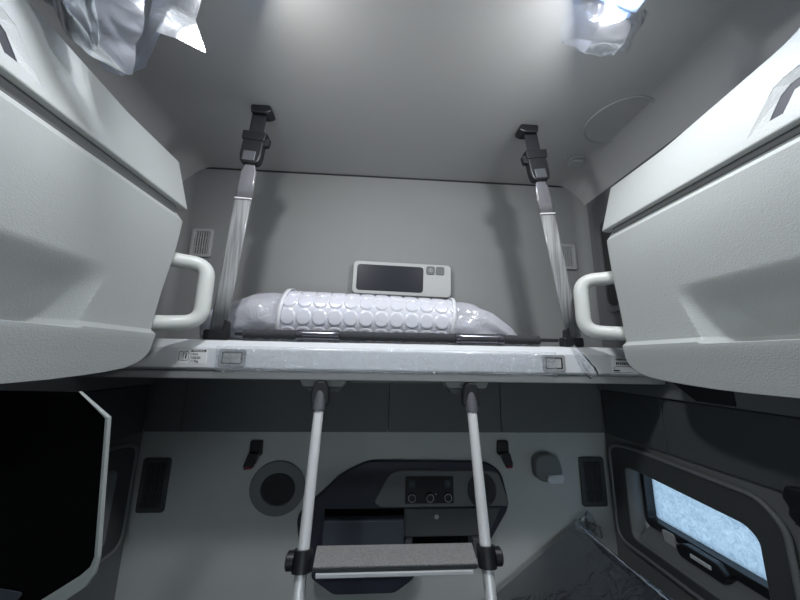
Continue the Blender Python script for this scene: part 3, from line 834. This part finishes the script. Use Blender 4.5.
for x in (0.128, 0.425):
    bm = BM(); box(bm, x, x+0.032, YB-0.045, YB-0.02, 0.71, 0.785); obj('tray_side', bm, M['slate'], co, bevel=0.004)
bm = BM(); prism(bm, round_poly([(-0.165, 0.592), (0.088, 0.592), (0.165, 0.640), (0.19, 0.69), (-0.25, 0.69), (-0.262, 0.655)], 0.02), 'y', YB-0.05, YB-0.02); obj('lower_tray', bm, M['navy'], co, bevel=0.006)

# ------------------------------------------------------------------ ladder
lad = thing('bunk_ladder', 'aluminium ladder with one grey grip step hooked under the upper bunk', 'ladder', (XC, 0.70, 0.0))
slope = (1.105-0.955)/(1.432-0.94)
yl = lambda z: 1.105 + slope*(z-1.432)
for k, (xt, xb) in enumerate(((-0.204, -0.199), (0.326, 0.322))):
    s = -1 if k == 0 else 1
    X = lambda z: xt + (xb-xt)*(1.432-z)/0.49
    bm = BM(); tube(bm, [(X(z), yl(z), z) for z in (1.415, 1.2, 1.0, 0.7, 0.35, 0.0)], 0.0165, 18)
    rl_ = obj('ladder_rail', bm, M['alu'], lad, smooth=True, sharp=40)
    bm = BM(); prism(bm, round_poly([(X(1.41)-0.030, 1.385), (X(1.41)+0.030, 1.385), (X(1.41)+0.030, 1.436), (X(1.41)+0.016, 1.4690), (X(1.41)-0.016, 1.4690), (X(1.41)-0.030, 1.436)], 0.014), 'y', yl(1.41)-0.012, yl(1.41)+0.02)
    obj('end_cap', bm, M['black'], lad, bevel=0.005)
    bm = BM(); tube(bm, [(X(1.432), yl(1.432)-0.002, 1.434), (X(1.36), yl(1.36), 1.372)], [0.017, 0.0215], 16)
    obj('rail_sleeve', bm, M['slate'], lad, smooth=True, sharp=40)
    z = 0.994
    bm = BM(); tube(bm, [(X(z+.024), yl(z+.024), z+.024), (X(z-.024), yl(z-.024), z-.024)], 0.026, 20)
    cl = obj('clamp', bm, M['black'], lad, smooth=True, sharp=40)
    bm = BM(); tube(bm, [(X(z)+s*0.022, yl(z), z), (X(z)+s*0.040, yl(z), z), (X(z)+s*0.044, yl(z), z)], [0.023, 0.023, 0.017], 18)
    obj('clamp_knob', bm, M['black'], cl, smooth=True, sharp=40)
def trap(bm, xa0, xa1, ya, xb0, xb1, yb, z0, z1):
    prism(bm, [(xa0, ya), (xa1, ya), (xb1, yb), (xb0, yb)], 'z', z0, z1)
bm = BM(); trap(bm, -0.164, 0.284, 0.929, -0.172, 0.296, 1.022, 0.987, 0.999)
stp = obj('step', bm, M['slate'], lad, bevel=0.004)
bm = BM(); trap(bm, -0.162, 0.282, 0.926, -0.170, 0.294, 1.018, 0.9992, 1.005)
obj('grip_tread', bm, M['tread'], stp, bevel=0.002)
bm = BM(); box(bm, -0.155, 0.272, 0.928, 0.955, 0.974, 0.987); obj('metal_edge', bm, M['chrome'], stp, bevel=0.003, label='bright metal strip under step edge')
for x in (-0.12, 0.235):
    bm = BM(); tube(bm, [(x, 0.975, 0.987), (x, 0.975, 0.966)], 0.010, 12); obj('step_bolt', bm, M['red'], stp, label='small red bolt under step')

# ------------------------------------------------------------------ lower bunk with raised head section
lb = thing('lower_bunk', 'dark lower bunk mattress under clear film, head end raised at the right', 'bunk', (XC, 1.18, 0.0))
bm = BM(); box(bm, XL+0.005, XR-0.005, 0.90, YB-0.005, 0.0, 0.33); obj('bunk_box', bm, M['band'], lb, bevel=0.01)
bm = BM(); box(bm, XL+0.02, 0.46, 0.90, YB-0.01, 0.332, 0.505); obj('mattress', bm, M['fabric'], lb, bevel=0.025, seg=3)
bm = BM(); prism(bm, [(0.465, 0.335), (0.465, 0.520), (0.88, 0.800), (0.915, 0.806), (0.945, 0.790), (0.99, 0.60), (0.99, 0.335)], 'y', 0.90, YB-0.012)
obj('head_section', bm, M['fabric'], lb, bevel=0.012, seg=3)
# film stretched over the raised head section
prof = [(0.44, 0.515), (0.50, 0.553), (0.60, 0.618), (0.70, 0.685), (0.80, 0.752), (0.86, 0.796), (0.892, 0.8135), (0.915, 0.818), (0.94, 0.812), (0.965, 0.785), (1.0, 0.735), (1.04, 0.69), (1.08, 0.66)]
rows = []
for i in range(40):
    y = 0.885 + (YB-0.02-0.885)*i/39
    row = []
    for k in range(49):
        t = k/48*(len(prof)-1); a = int(min(t, len(prof)-2)); f = t-a
        x = prof[a][0]*(1-f)+prof[a+1][0]*f; z = prof[a][1]*(1-f)+prof[a+1][1]*f
        w = noise.noise(Vector((x*9, y*7, 1)))*0.5 + abs(noise.noise(Vector((x*22, y*9, 4))))*0.8
        amp = 0.006 + 0.012*sm((x-0.86)/0.1)
        z += amp*w
        row.append(Vector((x + amp*0.6*noise.noise(Vector((x*12, y*16, 9))), y, z)))
    rows.append(row)
bm, V = grid_mesh(rows)
obj('cover_film', bm, M['sheet'], lb, smooth=True, label='clear plastic film over raised head end')
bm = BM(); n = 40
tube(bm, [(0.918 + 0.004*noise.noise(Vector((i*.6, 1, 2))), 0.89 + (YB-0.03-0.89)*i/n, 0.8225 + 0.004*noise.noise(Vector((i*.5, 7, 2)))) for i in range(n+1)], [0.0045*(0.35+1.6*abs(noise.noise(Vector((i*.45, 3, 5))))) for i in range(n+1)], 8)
obj('ridge_highlight', bm, M['fold'], lb, smooth=True, label='bright strand of film added as the highlight along the ridge')  # thin bright strand added to imitate window light glinting on the ridge
# stiff upturned corner of the film at the rear wall
rows = []
for i in range(10):
    v = i/9
    rows.append([Vector((0.895 + 0.12*k/9 + 0.01*noise.noise(Vector((k*.7, v*4, 2))), YB-0.03-0.012*abs(math.sin(k*1.3)), 0.80 + v*(0.05+0.045*math.exp(-((k-5)/2.0)**2)) - 0.045*max(0, k/9-0.35))) for k in range(10)])
bm, V = grid_mesh(rows); obj('film_corner', bm, M['sheet'], lb, smooth=True)

# ------------------------------------------------------------------ black glossy panel at the lower left
bp_ = thing('side_panel', 'large black glossy panel with pale grey rim at the lower left', 'panel', (-0.80, 0.72, 0.80))
out2 = [(-1.043, 1.474), (-0.632, 1.470), (-0.564, 1.418), (-0.534, 1.161), (-0.536, 1.133), (-0.548, 1.112), (-1.043, 0.78)]
inn2 = [(-1.041, 1.473), (-0.634, 1.4685), (-0.570, 1.416), (-0.541, 1.163), (-0.545, 1.146), (-0.562, 1.130), (-1.036, 0.835)]
rim = [(-0.634, 1.470)] + out2[2:] + [inn2[-1]] + inn2[2:-1][::-1]
bm = BM(); prism(bm, rim, 'y', 0.700, 0.709); obj('panel_rim', bm, M['rim'], bp_, bevel=0.0012)
bm = BM(); prism(bm, [(-1.041, 1.472), (-0.637, 1.4685)] + [(p[0]-0.0012, p[1]) for p in inn2[2:]], 'y', 0.703, 0.709); obj('black_panel', bm, M['gloss'], bp_)
bm = BM(); prism(bm, round_poly([(-1.03, 0.85), (-1.03, 1.115), (-0.70, 1.113), (-0.655, 1.105), (-0.70, 1.055)], 0.01), 'y', 0.7015, 0.7035); obj('lower_insert', bm, M['navybin'], bp_)
bm = BM(); box(bm, XL, -0.90, 0.709, 0.752, 0.92, 1.40); obj('wall_mount', bm, M['black'], bp_)

# ------------------------------------------------------------------ black belt guide on the right wall
bg = thing('belt_guide', 'black ribbed belt guide on the right wall in front of the lit window', 'bracket', (XR, 0.77, 1.18))
bm = BM(); prism(bm, round_poly([(0.70, 1.135), (0.79, 1.140), (0.812, 1.165), (0.806, 1.185), (0.818, 1.205), (0.806, 1.238), (0.70, 1.245)], 0.008), 'x', XR-0.035, XR+0.002)
g_ = obj('guide_body', bm, M['black'], bg, bevel=0.006)
bm = BM()
for i in range(6): box(bm, XR-0.039, XR-0.034, 0.71, 0.795, 1.15+i*0.015, 1.156+i*0.015)
obj('rib', bm, M['black'], bg)

# ------------------------------------------------------------------ ceiling fittings
def lamp(x, y, label):
    # wedge-shaped lamp: deep on the outer side, its lens slopes down towards the cab side
    root = thing('ceiling_lamp', label, 'lamp', (x, y, ZC), 'ceiling lamps')
    o = 1 if x > XC else -1
    bm = BM(); prism(bm, [(x-o*0.078, ZC), (x-o*0.078, ZC-0.006), (x+o*0.062, ZC-0.060), (x+o*0.080, ZC-0.050), (x+o*0.080, ZC)], 'y', y-0.055, y+0.055)
    obj('lamp_housing', bm, M['panelgrey'], root, bevel=0.005)
    bm = BM(); prism(bm, [(x-o*0.066, ZC-0.0115), (x-o*0.068, ZC-0.0175), (x+o*0.050, ZC-0.063), (x+o*0.052, ZC-0.057)], 'y', y-0.040, y+0.040)
    obj('lamp_lens', bm, M['lens'], root, bevel=0.002)
    return root
M['lens'] = emit_mat('lit_lamp_lens', (0.32, 0.52, 1.0), 45.0)
LY = 0.55
LAMPS = [(-0.38, LY-0.03), (0.595, LY)]
lamp(*LAMPS[0], 'lit white ceiling lamp at the left, behind the milky plastic bag')
lamp(*LAMPS[1], 'lit white ceiling lamp at the right, wrapped in a clear plastic bag')

cl_ = thing('round_ceiling_cover', 'faint round cover in the ceiling above the right locker', 'ceiling cover', (0.955, 1.02, ZC))
bm = BM(); ring(bm, circle(0.955, 1.02, 0.125, 48), circle(0.955, 1.02, 0.117, 48), 'z', ZC-0.006, ZC); obj('cover_rim', bm, M['ventf'], cl_, bevel=0.002)
bm = BM(); prism(bm, circle(0.955, 1.02, 0.116, 48), 'z', ZC-0.003, ZC); obj('cover_disc', bm, M['ceiling'], cl_)
cs = thing('ceiling_sensor', 'small grey rectangular fitting on the ceiling near the right rear corner', 'fitting', (0.975, 1.275, ZC))
bm = BM(); prism(bm, rrect(0.895, 0.978, 1.235, 1.315, 0.02), 'z', ZC-0.010, ZC); obj('fitting_base', bm, M['ventf'], cs, bevel=0.004)
bm = BM(); prism(bm, rrect(0.907, 0.968, 1.248, 1.298, 0.012), 'z', ZC-0.022, ZC-0.009); obj('fitting_lens', bm, M['panelgrey'], cs, bevel=0.004)

# ------------------------------------------------------------------ plastic bags and film
def crumple(ctrl, nu, nv, amp, freq, seed):
    """ctrl: rows of control points -> smooth interpolated, crumpled sheet"""
    C = np.array(ctrl, float)
    ru = np.linspace(0, C.shape[0]-1, nu); rv = np.linspace(0, C.shape[1]-1, nv)
    rows = []
    for a in ru:
        row = []
        i = min(int(a), C.shape[0]-2); f = a-i
        for b in rv:
            j = min(int(b), C.shape[1]-2); g = b-j
            p = C[i, j]*(1-f)*(1-g) + C[i+1, j]*f*(1-g) + C[i, j+1]*(1-f)*g + C[i+1, j+1]*f*g
            q = Vector(p*freq) + Vector((seed, seed*2, 0))
            d = Vector((noise.noise(q), noise.noise(q + Vector((7, 3, 1))), noise.noise(q + Vector((2, 9, 5)))))
            rdg = 0.5 - abs(noise.noise(q*1.7 + Vector((3, 3, 3))))
            v = Vector(p) + d*amp + Vector((0.3, -1, 0.2))*rdg*amp*0.7
            v.z = min(v.z, ZC - 0.026)
            row.append(v)
        rows.append(row)
    return grid_mesh(rows)[0]

bg1 = thing('plastic_bag', 'milky white plastic bag hanging over the front of the left locker', 'plastic bag', (-0.62, 0.60, 2.18), 'plastic bags on the ceiling lamps')
ctrl = [[(-0.92, 0.60, 2.50), (-0.80, 0.62, 2.50), (-0.68, 0.60, 2.50), (-0.58, 0.58, 2.50)],
        [(-0.87, 0.62, 2.37), (-0.77, 0.56, 2.37), (-0.66, 0.55, 2.38), (-0.585, 0.60, 2.39)],
        [(-0.79, 0.62, 2.325), (-0.72, 0.55, 2.30), (-0.64, 0.53, 2.30), (-0.565, 0.58, 2.31)],
        [(-0.755, 0.62, 2.255), (-0.70, 0.57, 2.25), (-0.63, 0.55, 2.255), (-0.558, 0.58, 2.275)],
        [(-0.690, 0.63, 2.205), (-0.67, 0.60, 2.20), (-0.635, 0.585, 2.195), (-0.585, 0.60, 2.22)],
        [(-0.640, 0.645, 2.187), (-0.632, 0.64, 2.180), (-0.625, 0.64, 2.175), (-0.615, 0.64, 2.180)]]
bm = crumple(ctrl, 70, 48, 0.013, 14, 1.3); bm.transform(Matrix.Translation((0.036, -0.030, -0.014))); obj('bag_front', bm, M['bag'], bg1, smooth=True)
ctrl = [[(-0.60, 0.63, 2.50), (-0.54, 0.62, 2.46), (-0.50, 0.62, 2.42), (-0.485, 0.62, 2.39)],
        [(-0.590, 0.62, 2.38), (-0.55, 0.62, 2.365), (-0.51, 0.62, 2.345), (-0.488, 0.62, 2.335)],
        [(-0.575, 0.61, 2.31), (-0.535, 0.60, 2.29), (-0.50, 0.61, 2.275), (-0.470, 0.62, 2.285)],
        [(-0.585, 0.61, 2.235), (-0.54, 0.59, 2.245), (-0.50, 0.60, 2.243), (-0.452, 0.62, 2.236)]]
bm = crumple(ctrl, 46, 40, 0.007, 10, 4.1); bm.transform(Matrix.Translation((0.036, -0.030, -0.014))); obj('bag_flap', bm, M['bag'], bg1, smooth=True)
# back layer of the bag, leaning towards the locker
ctrl = [[(-0.90, 0.68, 2.48), (-0.74, 0.68, 2.48), (-0.58, 0.66, 2.48)],
        [(-0.80, 0.68, 2.34), (-0.70, 0.67, 2.33), (-0.57, 0.65, 2.35)],
        [(-0.70, 0.66, 2.215), (-0.655, 0.66, 2.20), (-0.60, 0.65, 2.22)]]
bm = crumple(ctrl, 40, 40, 0.014, 12, 8.2); bm.transform(Matrix.Translation((0.036, -0.030, -0.014))); obj('bag_back', bm, M['bag'], bg1, smooth=True)

bg2 = thing('plastic_bag', 'clear crinkled plastic bag hanging from the right ceiling lamp', 'plastic bag', (0.60, 0.63, 2.42), 'plastic bags on the ceiling lamps')
ctrl = [[(0.50, 0.62, 2.50), (0.58, 0.60, 2.503), (0.66, 0.60, 2.503), (0.72, 0.62, 2.50)],
        [(0.485, 0.665, 2.465), (0.57, 0.62, 2.46), (0.66, 0.62, 2.46), (0.715, 0.66, 2.475)],
        [(0.495, 0.675, 2.452), (0.565, 0.65, 2.425), (0.64, 0.65, 2.42), (0.705, 0.67, 2.445)],
        [(0.50, 0.68, 2.452), (0.565, 0.68, 2.422), (0.64, 0.68, 2.415), (0.70, 0.68, 2.435)]]
bm = crumple(ctrl, 44, 44, 0.012, 16, 2.2); obj('bag_front', bm, M['clear2'], bg2, smooth=True)

pf = thing('protective_film', 'clear wrinkled protective film stretched along the white bunk rail', 'plastic film', (0.05, YR-0.004, 1.50))
rows = []
for i in range(20):
    v = i/19
    row = []
    for k in range(260):
        x = -0.56 + 1.20*k/259
        e = sm((abs(x-0.05)-0.36)/0.22)
        w = noise.noise(Vector((x*7, v*5, 2.0)))*0.5 + noise.noise(Vector((x*26, v*14 + x*8, 5.0)))*0.5
        row.append(Vector((x, YR-0.0085 - 0.0055*w*(0.45+1.1*e), 1.497 + 0.085*v - 0.014*e*(1-v)*max(0, noise.noise(Vector((x*18, 3, 3))) + 0.2))))
    rows.append(row)
bm, V = grid_mesh(rows); obj('rail_film', bm, M['clear'], pf, smooth=True)
ts = thing('torn_film_strip', 'torn strip of clear film hanging down by the right strap', 'plastic film', (0.76, YR-0.01, 1.50))
rows = []
for i in range(26):
    v = i/25
    cx = 0.712 + 0.070*v; w = 0.018 + 0.055*math.sin(PI*min(1, v*0.9))*v
    rows.append([Vector((cx + (k/9-0.5)*w + 0.004*noise.noise(Vector((v*9, k*.5, 1))), YR-0.0005-0.006*v*(0.8+0.7*noise.noise(Vector((v*3, k*.35, 7)))), 1.606 - 0.112*v + 0.012*(k/9-0.5))) for k in range(10)])
bm, V = grid_mesh(rows); obj('film_strip', bm, M['torn'], ts, smooth=True)

# ------------------------------------------------------------------ light
for i, (x, y) in enumerate(LAMPS):
    l = bpy.data.lights.new('lamp_light', 'AREA'); l.shape = 'DISK'; l.size = 0.10; l.energy = 6.2; l.color = (1.0, 0.99, 0.94)
    o = bpy.data.objects.new('lamp_light', l); COL.objects.link(o); o.location = (x, y, ZC-0.068)
    o.rotation_euler = Vector((-0.48 if i else 0.48, 0.34, -1.0)).to_track_quat('-Z', 'Y').to_euler()
w = bpy.data.worlds.new('overcast'); SC.world = w; w.use_nodes = True
bgn = w.node_tree.nodes['Background']
bgn.inputs[0].default_value = (0.82, 0.94, 1.0, 1); bgn.inputs[1].default_value = 3.4

# ------------------------------------------------------------------ camera (ultra-wide phone lens)
cam = bpy.data.cameras.new('camera'); co_ = bpy.data.objects.new('camera', cam); COL.objects.link(co_)
cam.sensor_fit = 'HORIZONTAL'; cam.sensor_width = 36.0; cam.lens = 36.0*300/800
cam.clip_start = 0.01
yaw, pit, rol = (math.radians(a) for a in (3.5, 11.0, 1.0))
F = Vector((math.sin(yaw)*math.cos(pit), math.cos(yaw)*math.cos(pit), math.sin(pit)))
R0 = Vector((math.cos(yaw), -math.sin(yaw), 0)); U0 = R0.cross(F)
Rv = R0*math.cos(rol) + U0*math.sin(rol); Uv = U0*math.cos(rol) - R0*math.sin(rol)
m4 = Matrix((Rv, Uv, -F)).transposed().to_4x4(); m4.translation = (0, 0, 1.55)
co_.matrix_world = m4
SC.camera = co_

SC.view_settings.view_transform = 'Standard'; SC.view_settings.look = 'None'
SC.view_settings.gamma = 1.0; SC.view_settings.exposure = 0.0
SC.view_settings.use_curve_mapping = False
